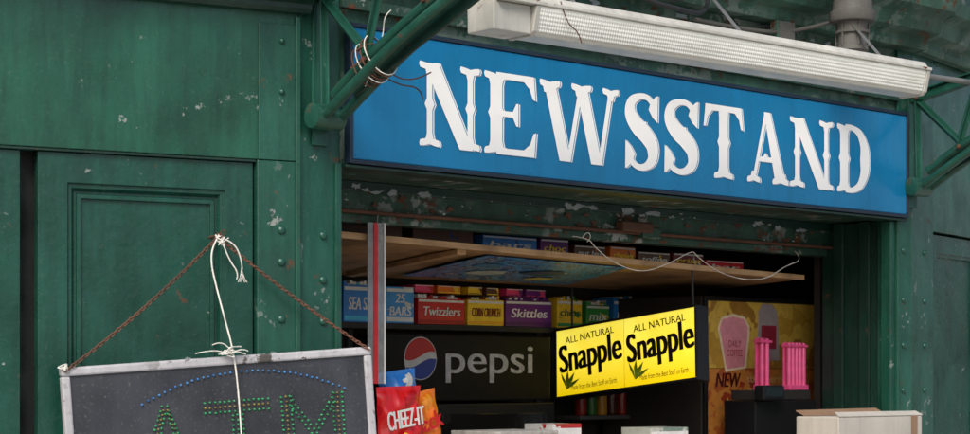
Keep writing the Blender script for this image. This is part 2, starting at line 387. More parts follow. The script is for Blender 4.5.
def ribbon(pts,n=8):
    P=[pts[0]]+pts+[pts[-1]]; S_=[]
    for i in range(1,len(P)-2):
        for k in range(n):
            t=k/n; o=[]
            for c in range(3):
                a,b,cc,d=P[i-1][c],P[i][c],P[i+1][c],P[i+2][c]
                o.append(.5*((2*b)+(-a+cc)*t+(2*a-5*b+4*cc-d)*t*t+(-a+3*b-3*cc+d)*t**3))
            S_.append(o)
    S_.append(list(pts[-1])); L=[];R=[]
    for i,(x,y,h) in enumerate(S_):
        a=S_[max(0,i-1)]; b=S_[min(len(S_)-1,i+1)]; dx,dy=b[0]-a[0],b[1]-a[1]; l=math.hypot(dx,dy) or 1
        L.append((x-dy/l*h,y+dx/l*h)); R.append((x+dy/l*h,y-dx/l*h))
    return L,R
def glyph(ch,W):
    P=[];RB=[]
    if ch=='N':
        P+=full(.15,.085,.15); P+=full(W-.15,.085,.15)
        P.append([(.05,.985),(.30,.985),(W-.10,.0),(W-.32,.0)])
    elif ch=='E':
        P+=full(.20,.20,.19)
        P.append([(.2,1.0),(W-.03,1.0),(W,.70),(W-.05,.72),(W-.10,.84),(W-.2,.92),(.2,.925)])
        P.append([(.2,0),(W-.02,0),(W+.01,.31),(W-.04,.29),(W-.09,.16),(W-.2,.08),(.2,.075)])
        P.append([(.2,.465),(W*.55,.465),(W*.62,.36),(W*.66,.36),(W*.66,.64),(W*.62,.64),(W*.55,.535),(.2,.535)])
    elif ch=='W':
        a=.17; m=W*.5+.03; e=W-.15
        P.append(diag(a,.95,a+.27,0,.20)); P.append(diag(m-.02,.95,a+.33,0,.075))
        P.append(diag(m,.95,m+.27,0,.20)); P.append(diag(e,.95,m+.33,0,.075))
        P.append(serif(a,1,.17,.2,1)); P.append(serif(m-.01,1,.17,.18,1)); P.append(serif(e,1,.14,.09,1))
    elif ch=='S':
        RB.append([(W*.86,.74,.03),(W*.84,.86,.045),(W*.66,.955,.04),(W*.42,.955,.045),(W*.2,.87,.075),(W*.17,.72,.105),(W*.34,.58,.12),(W*.60,.47,.125),(W*.80,.33,.115),(W*.80,.15,.085),(W*.60,.045,.05),(W*.36,.04,.04),(W*.17,.13,.045),(W*.13,.27,.03)])
        P.append([(W*.98,1.0),(W*.90,.98),(W*.76,.90),(W*.70,.80),(W*.82,.70),(W*.96,.64)])
        P.append([(W*.02,0.0),(W*.10,.02),(W*.24,.10),(W*.30,.2),(W*.18,.30),(W*.03,.37)])
        P.append([(W*.40,.60),(W*.62,.64),(W*.66,.55),(W*.5,.46)])
    elif ch=='T':
        x=W/2; P+= [stem(x,.19),serif(x,0,.19,.19,-1)]
        P.append([(.04,1),(W-.04,1),(W,.69),(W-.05,.70),(W-.09,.83),(W-.18,.915),(x+.10,.92),(x+.10,.86),(x-.10,.86),(x-.10,.92),(.18,.915),(.09,.83),(.05,.70),(0,.69)])
    elif ch=='A':
        P.append(diag(.14,.05,W*.46,.99,.07)); P.append([(W*.40,1.0),(W*.56,1.0),(W-.06,.05),(W-.28,.05)])
        P.append(serif(.13,0,.13,.08,-1)); P.append(serif(W-.16,0,.17,.19,-1))
        P.append([(.24,.30),(W-.28,.30),(W-.30,.37),(W*.5,.37),(W*.44,.43),(W*.38,.37),(.27,.37)])
    elif ch=='D':
        P+=full(.17,.19,.16)
        RB.append([(.2,.963,.037),(W*.45,.96,.04),(W*.68,.88,.065),(W*.82,.70,.095),(W*.84,.5,.115),(W*.82,.30,.095),(W*.68,.12,.065),(W*.45,.04,.04),(.2,.037,.037)])
    return P,RB
LET=[('N',.33,.63),('E',.655,.93),('W',.955,1.405),('S',1.44,1.65),('S',1.68,1.905),('T',1.935,2.20),('A',2.23,2.51),('N',2.53,2.84),('D',2.875,3.13)]
H=.318; Y0=2.477
for ch,a,b in LET:
    Wd=(b-a)/H
    P,RB=glyph(ch,Wd)
    for layer,(ox,oy,z,mat) in enumerate(((.0115,-.001,.0006,M_white),(.0050,-.0006,.0018,M_blue),(0,0,.0030,M_white))):
        v=[];f=[];zz=z
        for p in P:
            k=len(v); v+=[(a+x*H+ox,Y0+y*H+oy,zz) for x,y in p]; f.append(tuple(range(k,k+len(p)))); zz+=.0001
        for r in RB:
            L,R=ribbon(r)
            k=len(v)
            v+=[(a+x*H+ox,Y0+y*H+oy,zz) for x,y in L]+[(a+x*H+ox,Y0+y*H+oy,zz) for x,y in R]; m=len(L)
            for i in range(m-1): f.append((k+i,k+i+1,k+m+i+1,k+m+i))
        obj('letter_%s_%s'%(ch,('shade','gap','face')[layer]),v,f,mat,FB,S)
for x in (.03,.9,1.75,2.6,3.41):
    for y in (2.415,2.868): lathe('screw',FB,(x,y,0),'z',[(0,.005),(.002,.0045),(.003,.002)],M_blue,S,8)

# ================================================================= awning brackets
def bracket(x):
    G=group('awning_bracket',FB,(x,2.7,.1))
    box('wall_plate',FB,x-.035,x+.035,2.44,3.05,-.028,-.012,M_pillar,G)
    lathe('foot_boss',FB,(x-.085,2.535,.035),'x',[(0,.03),(.004,.044),(.06,.046),(.13,.044),(.136,.03)],M_pillar,G,20)
    for dx in (-.045,.03):
        tube('lower_arm',FB,[(x+dx,2.515,-.01),(x+dx,2.53,.06),(x+dx,2.60,.18),(x+dx,2.725,.42),(x+dx,2.85,.72),(x+dx,2.99,1.1),(x+dx,3.11,1.5)],.020,M_pillar,G)
    bar('arm_web',FB,(x,2.62,.17),(x,3.12,1.5),.012,.06,M_dkgreen,G)
    tube('arm_upper_rail',FB,[(x-.01,2.61,.08),(x-.01,2.67,.18),(x-.01,2.79,.42),(x-.01,2.915,.72),(x-.01,3.05,1.1),(x-.01,3.17,1.5)],.022,M_pillar,G)
    bar('top_chord',FB,(x,2.965,-.01),(x,3.24,1.5),.05,.035,M_pillar,G)
    bar('top_chord_flange',FB,(x,2.99,-.01),(x,3.265,1.5),.085,.008,M_pillar,G)
    for p,q in (((2.56,.03),(2.97,.02)),((2.95,.03),(2.73,.27)),((2.70,.25),(3.02,.36)),((3.02,.38),(2.88,.60)),((2.86,.58),(3.08,.74))):
        bar('lattice',FB,(x-.012,p[0],p[1]),(x-.012,q[0],q[1]),.008,.040,M_pillar,G)
        bar('lattice_rib',FB,(x-.022,p[0],p[1]),(x-.022,q[0],q[1]),.024,.006,M_pillar,G)
    for p in ((2.97,.03),(2.71,.27),(3.02,.37),(2.87,.59)):
        lathe('bolt',FB,(x-.045,p[0],p[1]),'x',[(0,.006),(.004,.011),(.012,.012)],M_rust,G,8)
    return G
bracket(-.12)
bracket(3.50)

# ================================================================= fluorescent fixture
FX=group('fluorescent_light_fixture',FB,(1.6,2.9,.45))
FF=FB@Matrix.Translation((.42,2.832,.45))@Matrix.Rotation(math.radians(.75),4,'Z')
xprism('lens',FF,[(.0,-.05),(.0,.05),(.014,.068),(.092,.090),(.102,.090),(.102,-.090),(.092,-.090),(.014,-.068)],.02,2.39,M_lens,FX,.003)
xprism('housing',FF,[(.1035,-.100),(.1035,.100),(.116,.100),(.118,.082),(.145,.06),(.145,-.06),(.118,-.082),(.116,-.100)],-.18,2.42,M_housing,FX,.002)
for x0,x1 in ((-.004,.018),(2.392,2.416)):
    xprism('end_cap',FF,[(-.004,-.055),(-.004,.055),(.012,.074),(.1025,.096),(.1025,-.096),(.012,-.074)],x0,x1,M_housing,FX,.003)
box('ballast_box',FF,-.19,-.008,.0,.102,-.07,.07,M_housing,FX,.004)
tube('conduit',FF,[(2.43,.10,0),(2.75,.103,.0),(3.2,.11,.0)],.013,M_steel,FX)
lathe('conduit_coupling',FF,(2.422,.10,0),'x',[(0,.022),(.03,.022),(.032,.017),(.05,.017)],M_steel,FX,16)
for x in (.3,1.25,2.2):
    bar('hanger_strap',FF,(x,.14,0),(x,.38,-.22),.025,.003,M_steel,FX,.0)
tube('fixture_lead',FF,[(-.1,.14,0),(-.05,.20,-.05),(-.14,.26,-.15),(.0,.36,-.3)],.005,M_string,FX)
tube('fixture_lead',FF,[(.12,.13,.09),(.14,.05,.10),(.20,.03,.10),(.22,-.01,.095)],.0022,M_cable if False else M_rust,FX)

# ================================================================= industrial lamp
IL=group('industrial_lamp',FB,(2.66,3.2,.25))
M_lampgrey=paint('cast_grey',(.10,.095,.085),var=.4,rough=.6,bump=.35,rust=.35,dust=.3)
lathe('body',FB,(2.66,3.06,.25),'y',[(0,.050),(.004,.062),(.012,.070),(.030,.070),(.034,.062),(.085,.064),(.088,.076),(.098,.078),(.101,.066),(.135,.070),(.140,.096),(.150,.102),(.185,.102),(.190,.090),(.235,.086),(.25,.07)],M_lampgrey,IL,28)
for k in range(6):
    a=k*math.pi/3
    bar('cage_rib',FB,(2.66+.072*math.cos(a),3.09,.25+.072*math.sin(a)),(2.66+.072*math.cos(a),3.20,.25+.072*math.sin(a)),.006,.006,M_lampgrey,IL,0)
tube('stem',FB,[(2.66,3.30,.25),(2.66,3.36,.24),(2.66,3.40,.15)],.018,M_steel,IL)
CB=group('power_cable',FB,(1.4,3.1,.3))
M_cable=plain('black_cable',(.015,.015,.016),.5)
tube('cable_a',FB,[(.95,3.28,.20),(1.2,3.11,.28),(1.45,3.09,.3),(1.65,3.10,.25),(1.8,3.2,.15),(1.85,3.26,.1)],.010,M_cable,CB)
tube('cable_b',FB,[(1.1,3.26,.12),(1.35,3.15,.22),(1.6,3.15,.2),(1.75,3.24,.1)],.008,M_cable,CB)
tube('cable_c',FB,[(1.85,3.14,.03),(2.2,3.13,.05),(2.5,3.16,.06),(2.66,3.22,.14)],.009,M_lampgrey,CB)
JB=group('junction_box',FB,(2.45,3.16,.0))
box('box',FB,2.36,2.48,3.11,3.20,.021,.07,M_peel,JB,.006)
box('cover',FB,2.365,2.475,3.115,3.195,.0705,.074,M_lampgrey,JB,.002)

# ================================================================= wire tangle on the bracket
WT=group('wire_tangle',FB,(-.1,2.68,.25))
def tangle(n,c,r,rad,mat,nm,par,F=FB):
    for i in range(n):
        pts=[(c[0]+random.gauss(0,r),c[1]+random.gauss(0,r),c[2]+random.gauss(0,r*.8)) for _ in range(7)]
        tube(nm,F,pts,rad,mat,par,res=1)
def wrap(c,d,r,turns,rad,mat,nm,par):
    d=Vector(d).normalized(); a=Vector((1,0,0)); b=d.cross(a).normalized(); pts=[]
    for i in range(int(turns*8)+1):
        t=i/8*2*math.pi; k=i/(turns*8)
        p=Vector(c)+d*(k-.5)*.11+a*math.cos(t)*r*random.uniform(1,1.25)+b*math.sin(t)*(r+.03)*random.uniform(1,1.2); pts.append(tuple(p))
    tube(nm,FB,pts,rad,mat,par,res=1)
wrap((-.125,2.70,.28),(0,.45,1),.05,4,.0028,M_rust,'rusty_wire',WT)
wrap((-.125,2.71,.30),(0,.45,1),.055,2,.0020,M_string,'cord',WT)
tangle(3,(-.12,2.72,.27),.04,.0022,M_rust,'rusty_wire',WT)
tube('rusty_wire',FB,[(-.12,2.73,.27),(-.06,2.66,.30),(.05,2.65,.30),(.12,2.69,.31)],.0026,M_rust,WT,res=1)
tube('rusty_wire',FB,[(-.14,2.69,.27),(-.03,2.63,.29),(.06,2.63,.33),(.09,2.59,.3)],.0026,M_rust,WT,res=1)
tube('cord',FB,[(-.13,2.62,.25),(-.13,2.72,.32),(-.09,2.80,.30),(-.11,2.86,.33),(-.08,2.88,.33)],.0020,M_string,WT,res=1)

# ================================================================= LED board with chain
BD=group('led_sign_board',FA,(-.3,1.45,.08))
ang=math.radians(4.1)
FBD=FA@Matrix.Translation((-.88,1.64,.085))@Matrix.Rotation(ang,4,'Z')
BWd,BHt=1.123,.62
M_slate=paint('chalky_black_panel',(.028,.030,.038),var=.4,rough=.4,bump=.12,streak=.3,dust=.4,pale=.5)
M_frame=paint('worn_white_frame',(.42,.41,.43),var=.3,rough=.5,bump=.3,dust=.5,flake=.55,flakecol=(.09,.08,.07),rust=.25)
box('panel',FBD,.02,BWd-.02,-BHt+.02,-.02,-.028,-.010,M_slate,BD,.001)
box('frame_top',FBD,0,BWd,-.030,0,-.035,.0,M_frame,BD,.007)
box('frame_bottom',FBD,0,BWd,-BHt,-BHt+.030,-.035,.0,M_frame,BD,.006)
box('frame_left',FBD,0,.030,-BHt+.0305,-.0305,-.034,-.001,M_frame,BD,.006)
box('frame_right',FBD,BWd-.030,BWd,-BHt+.0305,-.0305,-.034,-.001,M_frame,BD,.006)
def dots(name,pts,r,mat):
    v=[];f=[]
    for x,y in pts:
        x+=random.uniform(-.0015,.0015); y+=random.uniform(-.0015,.0015)
        k=len(v)
        for zz,rr in ((-.0095,r),(-.004,r*.95),(-.001,r*.5)):
            for j in range(8):
                a=math.pi*j/4; v.append((x+rr*math.cos(a),y+rr*math.sin(a),zz))
        for q in (0,8):
            for j in range(8): f.append((k+q+j,k+q+(j+1)%8,k+q+8+(j+1)%8,k+q+8+j))
        f.append(tuple(range(k+16,k+24)))
    return obj(name,v,f,mat,FBD,BD,0,True)
M_ledg=plain('green_led',(.02,.22,.08),.2,.6); M_ledb=plain('blue_led',(.03,.14,.34),.2,.6); M_ledr=plain('amber_led',(.18,.14,.03),.2,.6)
arc=[]
for i in range(38):
    t=-1+2*i/37; arc.append((.64+.37*t,-.055-.075*t*t-.012*abs(t)**3))
dots('blue_led_arc',arc,.0045,M_ledb)
def seg(x0,y0,x1,y1,st=.0165):
    L=math.hypot(x1-x0,y1-y0); n=max(1,int(L/st)); return [(x0+(x1-x0)*i/n,y0+(y1-y0)*i/n) for i in range(n+1)]
G=[];R_=[]
T=-.155;Bm=-.42
for o,dst in ((0,G),(.018,R_),(.036,G)):
    dst+=seg(.24+o,Bm,.335+o*.3,T-o*.7)+seg(.335+.02,T-o*.7,.45-o,Bm)
    dst+=seg(.49,T-o,.72,T-o)
    dst+=seg(.77+o,Bm,.77+o,T)+seg(1.0-o,Bm,1.0-o,T)
for o in (-.018,0,.018): G+=seg(.605+o,T-.05,.605+o,Bm)
G+=seg(.80,T,.885,T-.12)+seg(.97,T,.885,T-.12)+seg(.80,T-.03,.885,T-.15)+seg(.97,T-.03,.885,T-.15)
G+=seg(.29,T-.17,.40,T-.17)
dots('green_leds',G,.0043,M_ledg); dots('amber_leds',R_,.0040,M_ledr)
CH=group('rusty_chain',FA,(-.32,2.09,.04))
M_chain=paint('rusty_chain_steel',(.12,.048,.028),var=.5,rough=.8,bump=.3,streak=.1,dust=.2)
def chain(pts,name):
    P=[Vector(p) for p in pts]
    step=.0140
    sl=[]
    for a,b in zip(P,P[1:]): 
        L=(b-a).length; n=max(1,int(L/.002)); sl+=[a+(b-a)*i/n for i in range(n)]
    acc=0; cen=[]
    for a,b in zip(sl,sl[1:]):
        acc+=(b-a).length
        if acc>=step: acc=0; cen.append((b,(b-a).normalized()))
    v=[];f=[]
    for i,(c,d) in enumerate(cen):
        s=Vector((0,0,1)) ; u=d.cross(s).normalized(); w=d.cross(u)
        th=math.radians(45 if i%2 else -45)+random.uniform(-.3,.3)
        e=u*math.cos(th)+w*math.sin(th); nrm=d.cross(e); k=len(v)
        for a in range(10):
            A=2*math.pi*a/10; ctr=c+d*(.0100*math.cos(A))+e*(.0055*math.sin(A)); rad=(d*math.cos(A)+e*math.sin(A)).normalized()
            for q in range(5):
                B=2*math.pi*q/5; v.append(tuple(ctr+rad*(.0022*math.cos(B))+nrm*(.0022*math.sin(B))))
        for a in range(10):
            for q in range(5): f.append((k+a*5+q,k+a*5+(q+1)%5,k+((a+1)%10)*5+(q+1)%5,k+((a+1)%10)*5+q))
    return obj(name,v,f,M_chain,FA,CH,0,True)
def sag(p,q,s,n=10):
    return [tuple(Vector(p).lerp(Vector(q),i/n)+Vector((0,-s*4*(i/n)*(1-i/n),0))) for i in range(n+1)]
NA=(-.32,2.095,.04)
chain(sag((-.872,1.625,.09),NA,.02),'chain_left')
chain(sag(NA,(.235,1.705,.09),.012),'chain_right')
lathe('nail',FA,(-.32,2.10,-.048),'z',[(0,.005),(.09,.005),(.091,.011),(.095,.011)],M_rust,CH,10)
ST=group('string_knot',FA,(-.3,2.05,.05))
tangle(5,(-.315,2.088,.05),.013,.0022,M_string,'knot_strand',ST,FA)
tangle(2,(-.318,2.090,.05),.013,.0022,M_rust,'knot_wire',ST,FA)
tube('tail_a',FA,[(-.32,2.10,.05),(-.345,2.06,.05),(-.35,2.0,.055),(-.335,1.93,.06),(-.31,1.80,.09),(-.29,1.72,.10),(-.27,1.6,.10),(-.255,1.40,.10),(-.24,1.2,.10)],.0030,M_string,ST)
tube('tail_b',FA,[(-.31,2.09,.05),(-.27,2.08,.06),(-.24,2.02,.06),(-.235,1.985,.05)],.0025,M_string,ST)
tube('tail_c',FA,[(-.31,2.08,.055),(-.29,2.02,.06),(-.25,1.97,.06),(-.255,1.95,.05)],.0025,M_string,ST)
for i in range(7):
    tube('frayed_end',FA,[(-.237,1.99,.05),(-.235+random.uniform(-.01,.01),1.975,.052),(-.235+random.uniform(-.025,.025),1.94,.05)],.0009,M_string,ST,res=1)
tangle(3,(-.300,1.700,.10),.020,.002,M_string,'knot_strand',ST,FA)
tube('tail_d',FA,[(-.42,1.69,.095),(-.36,1.705,.10),(-.30,1.69,.10),(-.25,1.71,.10),(-.23,1.70,.095)],.002,M_string,ST)
tube('tail_e',FA,[(-.36,1.72,.095),(-.33,1.735,.10),(-.29,1.70,.10),(-.24,1.69,.10)],.002,M_string,ST)
tangle(3,(-.868,1.64,.09),.010,.002,M_string,'corner_strand',ST,FA)

# ================================================================= hanging wire in the opening
HW=group('hanging_wire',FB,(2.3,2.15,-.35))
tube('wire',FB,[(1.56,2.225,-.42),(1.60,2.215,-.36),(1.62,2.18,-.35),(1.75,2.11,-.35),(1.93,2.075,-.35),(2.12,2.13,-.35),(2.28,2.195,-.36),(2.30,2.17,-.36),(2.44,2.10,-.35),(2.62,2.07,-.35),(2.80,2.08,-.35),(2.95,2.15,-.36),(3.09,2.185,-.36),(3.10,2.23,-.42)],.0020,M_string,HW)
tube('loop',FB,[(1.57,2.215,-.37),(1.60,2.25,-.37),(1.63,2.22,-.37),(1.60,2.20,-.37)],.002,M_string,HW)

# ================================================================= interior stock
def packmat(name,c1,c2,c3=None,scale=8):
    st=[(0,c1),(.50,c1),(.56,c2)]
    if c3: st.append((.64,c3))
    return postmat(name,st,scale,.35)
WHT=(.72,.72,.70)
def candy_box(x0,x1,y0,h,z,c1,c2,txt,tcol,packs=True,name='candy_box',d=.18):
    g=group(name,FB,((x0+x1)/2,y0,z))
    F2=FB@Matrix.Translation(((x0+x1)/2,0,z-d/2))@Matrix.Rotation(random.uniform(-.05,.05),4,'Y')
    w=(x1-x0)/2-.004; m=packmat(name+txt,c1,c2,None,7); t=d/2
    box('tray',F2,-w,w,y0,y0+h,-t,t,m,g,.002)
    box('band',F2,-w+.004,w-.004,y0+h*.86,y0+h*.95,t+.0005,t+.0015,plain('w_band',WHT),g,0)
    box('foot_stripe',F2,-w+.004,w-.004,y0+h*.05,y0+h*.17,t+.0005,t+.0015,plain('st'+str(tuple(round(q,2) for q in c2)),c2),g,0)
    if txt: text('label',F2,txt,0,y0+h*.51,t+.002,.1,plain('lab%s'%str(tcol),tcol),g,width=w*1.56,height=h*(.34 if '\n' not in txt else .6),bold=.003,shear=.15)
    if packs:
        x=-w+.01
        while x<w-.02:
            pw=random.uniform(.012,.022)
            cc=random.choice((c1,c2,WHT,tcol)); box('pack',F2,x,x+pw,y0+h+.001,y0+h+random.uniform(.006,.024),-t*.8,t-.012,plain('pk%s'%str(tuple(round(q,2) for q in cc)),cc),g,.001)
            x+=pw+.002
    return g
RED=lin(205,20,30);YEL=lin(248,205,35);PUR=lin(110,30,125);BLU=lin(40,130,215);DBL=lin(25,50,135);ORG=lin(235,120,20);GRN=lin(60,150,70);PNK=lin(235,65,120);BRN=lin(95,55,30);CYN=lin(70,185,225)
SH=group('wall_shelf',FB,(2.3,1.86,-1.4))
box('board',FB,.0,4.5,1.838,1.862,-1.555,-1.38,M_shelf,SH)
box('price_rail',FB,.0,4.5,1.836,1.864,-1.379,-1.372,M_dark,SH)
for x in (.02,1.2,2.42,3.6,4.45): box('upright',FB,x,x+.03,.06,2.06,-1.559,-1.53,M_shelf,SH)
ZB=-1.385
candy_box(.75,1.03,1.864,.16,ZB,BLU,CYN,'SNACK',WHT)
candy_box(1.05,1.30,1.864,.17,ZB,BLU,CYN,'SEA SALT',WHT)
candy_box(1.31,1.48,1.864,.17,ZB,lin(60,150,220),WHT,'25\nBARS',WHT,False)
candy_box(1.49,1.80,1.864,.122,ZB,RED,lin(165,12,22),'Twizzlers',WHT)
candy_box(1.815,2.055,1.864,.125,ZB,YEL,lin(240,170,25),'CORN CRUNCH',lin(120,40,10))
candy_box(2.07,2.38,1.864,.13,ZB,PUR,lin(80,18,92),'Skittles',lin(240,230,235))
candy_box(2.42,2.60,1.864,.14,ZB,YEL,GRN,'chips',lin(30,80,40))
candy_box(2.62,2.80,1.864,.12,ZB,GRN,YEL,'mix',WHT)
candy_box(2.82,3.05,1.864,.15,ZB,BLU,WHT,'mints',WHT)
candy_box(3.07,3.3,1.864,.12,ZB,ORG,YEL,'nuts',WHT)
candy_box(3.32,3.6,1.864,.14,ZB,RED,WHT,'bars',WHT)
for i,(a,b,c,d2) in enumerate(((1.50,1.62,PNK,RED),(1.63,1.79,ORG,YEL),(1.83,1.93,YEL,BRN),(1.95,2.04,BRN,YEL),(2.08,2.2,PNK,PUR),(2.21,2.36,PUR,PNK),(.8,1.0,RED,WHT))):
    candy_box(a,b,2.014,.036,ZB-.02,c,d2,'',WHT,False)
for i,(a,b,h,c,d2,tx) in enumerate(((.45,.8,.12,BRN,RED,''),(.85,1.2,.10,BRN,DBL,''),(1.25,1.58,.075,BLU,DBL,'bars'),(1.60,1.78,.085,PUR,DBL,'choc'),(1.80,2.02,.07,BRN,ORG,'nut bar'),(2.04,2.22,.08,ORG,BRN,'chews'),(2.24,2.46,.07,BRN,YEL,'toffee'),(2.48,2.7,.08,lin(120,20,20),WHT,'crisp'),(2.72,3.0,.06,RED,BRN,'bar'))):
    yb=2.187-.0213*(a-.2)-.010
    candy_box(a,b,yb,h,-.66,c,d2,tx,WHT if i%2==0 else YEL,False,d=.2)
candy_box(1.28,1.50,2.163+.080,.05,-.68,PUR,DBL,'',WHT,False)

CO=group('drinks_cooler',FB,(1.75,1.0,-1.3))
box('cabinet',FB,1.20,2.28,.07,1.49,-1.55,-1.26,M_black,CO,.006)
M_head=plain('header_black',(.006,.006,.007),.5,.3,spec=.15)
box('header_panel',FB,1.22,2.27,1.50,1.815,-1.52,-1.28,M_head,CO,.008)
box('door_glass',FB,1.26,2.22,.2,1.44,-1.2595,-1.25,plain('dark_glass',(.01,.011,.012),.08),CO,.002)
box('handle',FB,1.73,1.75,.6,1.35,-1.249,-1.22,M_steel,CO,.006)
M_graylet=plain('grey_lettering',(.40,.40,.42),.5,.3)
text('header_text',FB,'pepsi',1.86,1.675,-1.278,.2,M_graylet,CO,width=.56,height=.175,bold=.006)
def disc_part(name,cx,cy,r,f0,f1,z,mat,wav=0):
    n=24; v=[];f=[]
    for i in range(n+1):
        x=-1+2*i/n; yy=math.sqrt(max(0,1-x*x)); 
        lo=max(-yy,min(yy,f0+wav*math.sin(x*2.2))) if f0>-1 else -yy
        hi=max(-yy,min(yy,f1+wav*math.sin(x*2.2))) if f1<1 else yy
        v+=[(cx+x*r,cy+lo*r,z),(cx+x*r,cy+hi*r,z)]
    for i in range(n): f.append((2*i,2*i+2,2*i+3,2*i+1))
    return obj(name,v,f,mat,FB,CO)
disc_part('logo_white',1.425,1.70,.10,-1,1,-1.2785,plain('logo_w',(.5,.5,.5)))
disc_part('logo_red',1.425,1.70,.096,.12,1,-1.2775,plain('logo_r',lin(170,25,30)),.22)
disc_part('logo_blue',1.425,1.70,.096,-1,-.22,-1.2775,plain('logo_b',DBL),.22)

BT=group('stock_shelf',FB,(3,1.3,-1.4))
box('board',FB,2.5,4.5,1.40,1.42,-1.55,-1.30,M_shelf,BT)
for i in range(16):
    x=2.56+i*.075
    lathe('bottle',FB,(x,1.421,-1.36),'y',[(0,.028),(.01,.031),(.15,.031),(.19,.022),(.23,.012),(.25,.013),(.262,.012)],plain('btl%d'%(i%4),(lin(120,30,20),lin(40,90,40),lin(160,110,30),lin(60,30,20))[i%4],.15),BT,12)

# illuminated lightbox: rises to the right and leans back slightly
LB=group('illuminated_lightbox_sign',I4,(.67,9.03,1.73))
p0=Vector((.357,9.36,1.511)); p1=Vector((.979,8.71,1.609))
ax=(p1-p0); Lx=ax.length; ax.normalize(); up=Vector((0,.15,1)); up=(up-ax*up.dot(ax)).normalized(); nn=ax.cross(up)
FLB=Matrix(((ax.x,up.x,nn.x,p0.x),(ax.y,up.y,nn.y,p0.y),(ax.z,up.z,nn.z,p0.z),(0,0,0,1)))
def litmat(name,c1,c2,st):
    m,nt,b=newmat(name); v=coords(nt)
    sep=nt.nodes.new('ShaderNodeSeparateXYZ'); nt.links.new(v,sep.inputs[0])
    g=nt.nodes.new('ShaderNodeMapRange'); g.inputs[1].default_value=-.15; g.inputs[2].default_value=.14; g.inputs[3].default_value=0; g.inputs[4].default_value=1
    nt.links.new(sep.outputs[1],g.inputs[0])
    c=mix(nt,mul(nt,g.outputs[0],ramp(nt,noise(nt,v,4,3),.1,.6)),c1,c2)
    nt.links.new(c,b.inputs['Base Color']); nt.links.new(c,b.inputs['Emission Color'])
    w=nt.nodes.new('ShaderNodeMapRange'); w.inputs[1].default_value=0; w.inputs[2].default_value=.17; w.inputs[3].default_value=st*1.12; w.inputs[4].default_value=st*.85
    ab=nt.nodes.new('ShaderNodeMath'); ab.operation='ABSOLUTE'; nt.links.new(sep.outputs[1],ab.inputs[0]); nt.links.new(ab.outputs[0],w.inputs[0])
    nt.links.new(w.outputs[0],b.inputs['Emission Strength'])
    b.inputs['Roughness'].default_value=.3; return m
M_lit=litmat('lit_yellow_panel',(.80,.56,.004),(.93,.80,.10),.98)
Hh=.338
box('case',FLB,-.008,Lx+.008,-.008,Hh+.008,-.08,-.002,M_black,LB,.004)
box('face_left',FLB,0,Lx*.497,0,Hh,-.0015,.002,M_lit,LB,0)
box('face_right',FLB,Lx*.503,Lx,0,Hh,-.0015,.002,M_lit,LB,0)
for k,(x0,x1,y0,y1) in enumerate(((-.008,Lx+.008,-.008,.004),(-.008,Lx+.008,Hh-.004,Hh+.008),(-.008,.004,.005,Hh-.005),(Lx-.004,Lx+.008,.005,Hh-.005))):
    box('bezel',FLB,x0,x1,y0,y1,.0025,.008,M_black,LB,.001)
M_ink=plain('black_ink',(.008,.006,.004),.4)
M_leaf=plain('leaf_print',lin(120,150,40))
for i,cx in enumerate((Lx*.25,Lx*.75)):
    text('tagline',FLB,'ALL NATURAL',cx,Hh*.85,.0035,.1,M_ink,LB,width=Lx*.36,height=.034,rot=.05,bold=.002)
    text('logo',FLB,'Snapple',cx,Hh*.53,.0045,.1,M_ink,LB,width=Lx*.455,height=.18,rot=.07,bold=.013)
    text('small_print',FLB,'Made from the Best Stuff on Earth.',cx+.03,Hh*.13,.0035,.1,M_ink,LB,width=Lx*.34,height=.026,rot=.02)
    for k in range(4):
        a0=.5+k*.5; bx,by=cx-Lx*.17,Hh*.10
        obj('leaf',[(bx,by,.003+k*.0001),(bx+.05*math.cos(a0)+.012,by+.05*math.sin(a0),.003+k*.0001),(bx+.10*math.cos(a0),by+.10*math.sin(a0),.003+k*.0001),(bx+.05*math.cos(a0)-.012,by+.05*math.sin(a0)+.01,.003+k*.0001)],[(0,1,2,3)],M_leaf,FLB,LB)
for x in (.06,Lx-.06): bar('hanger',FLB,(x,Hh+.008,-.05),(x,Hh+.22,-.05),.01,.004,M_shelf,LB,0)

# right-hand refrigerator with yellow advert
RF=group('ice_cream_freezer',FB,(3.4,1,-1.1))
box('cabinet',FB,2.86,3.92,.07,2.02,-1.50,-.81,M_dark,RF,.01)
M_gold=postmat('golden_ad_print',[(0,lin(195,155,60)),(.44,lin(218,182,78)),(.56,lin(165,122,50)),(.66,lin(208,170,72))],3.5,.35)
M_orange=postmat('orange_ad_print',[(0,lin(180,95,45)),(.45,lin(205,135,60)),(.58,lin(165,62,35)),(.66,lin(220,178,90))],7,.35)
box('ad_upper',FB,2.89,3.88,1.66,1.995,-.809,-.805,M_gold,RF,0)
box('ad_lower',FB,2.89,3.88,1.30,1.657,-.809,-.805,M_orange,RF,0)
box('ad_frame_top',FB,2.87,3.90,1.997,2.018,-.809,-.795,M_black,RF,.003)
box('ad_frame_left',FB,2.862,2.888,1.2,2.018,-.809,-.794,M_black,RF,.003)
M_pink=plain('pink_print',lin(225,150,160),.4)
prism('cup_outline',FB,[(2.97,1.86),(3.0,1.915),(3.09,1.935),(3.18,1.92),(3.22,1.87),(3.22,1.84),(3.19,1.66),(3.03,1.64),(2.98,1.83)],-.8045,-.8035,plain('cream_print',lin(235,215,180)),RF)
prism('cup',FB,[(2.985,1.862),(3.01,1.905),(3.09,1.92),(3.17,1.908),(3.205,1.865),(3.175,1.67),(3.04,1.655),(2.995,1.83)],-.803,-.802,M_pink,RF)
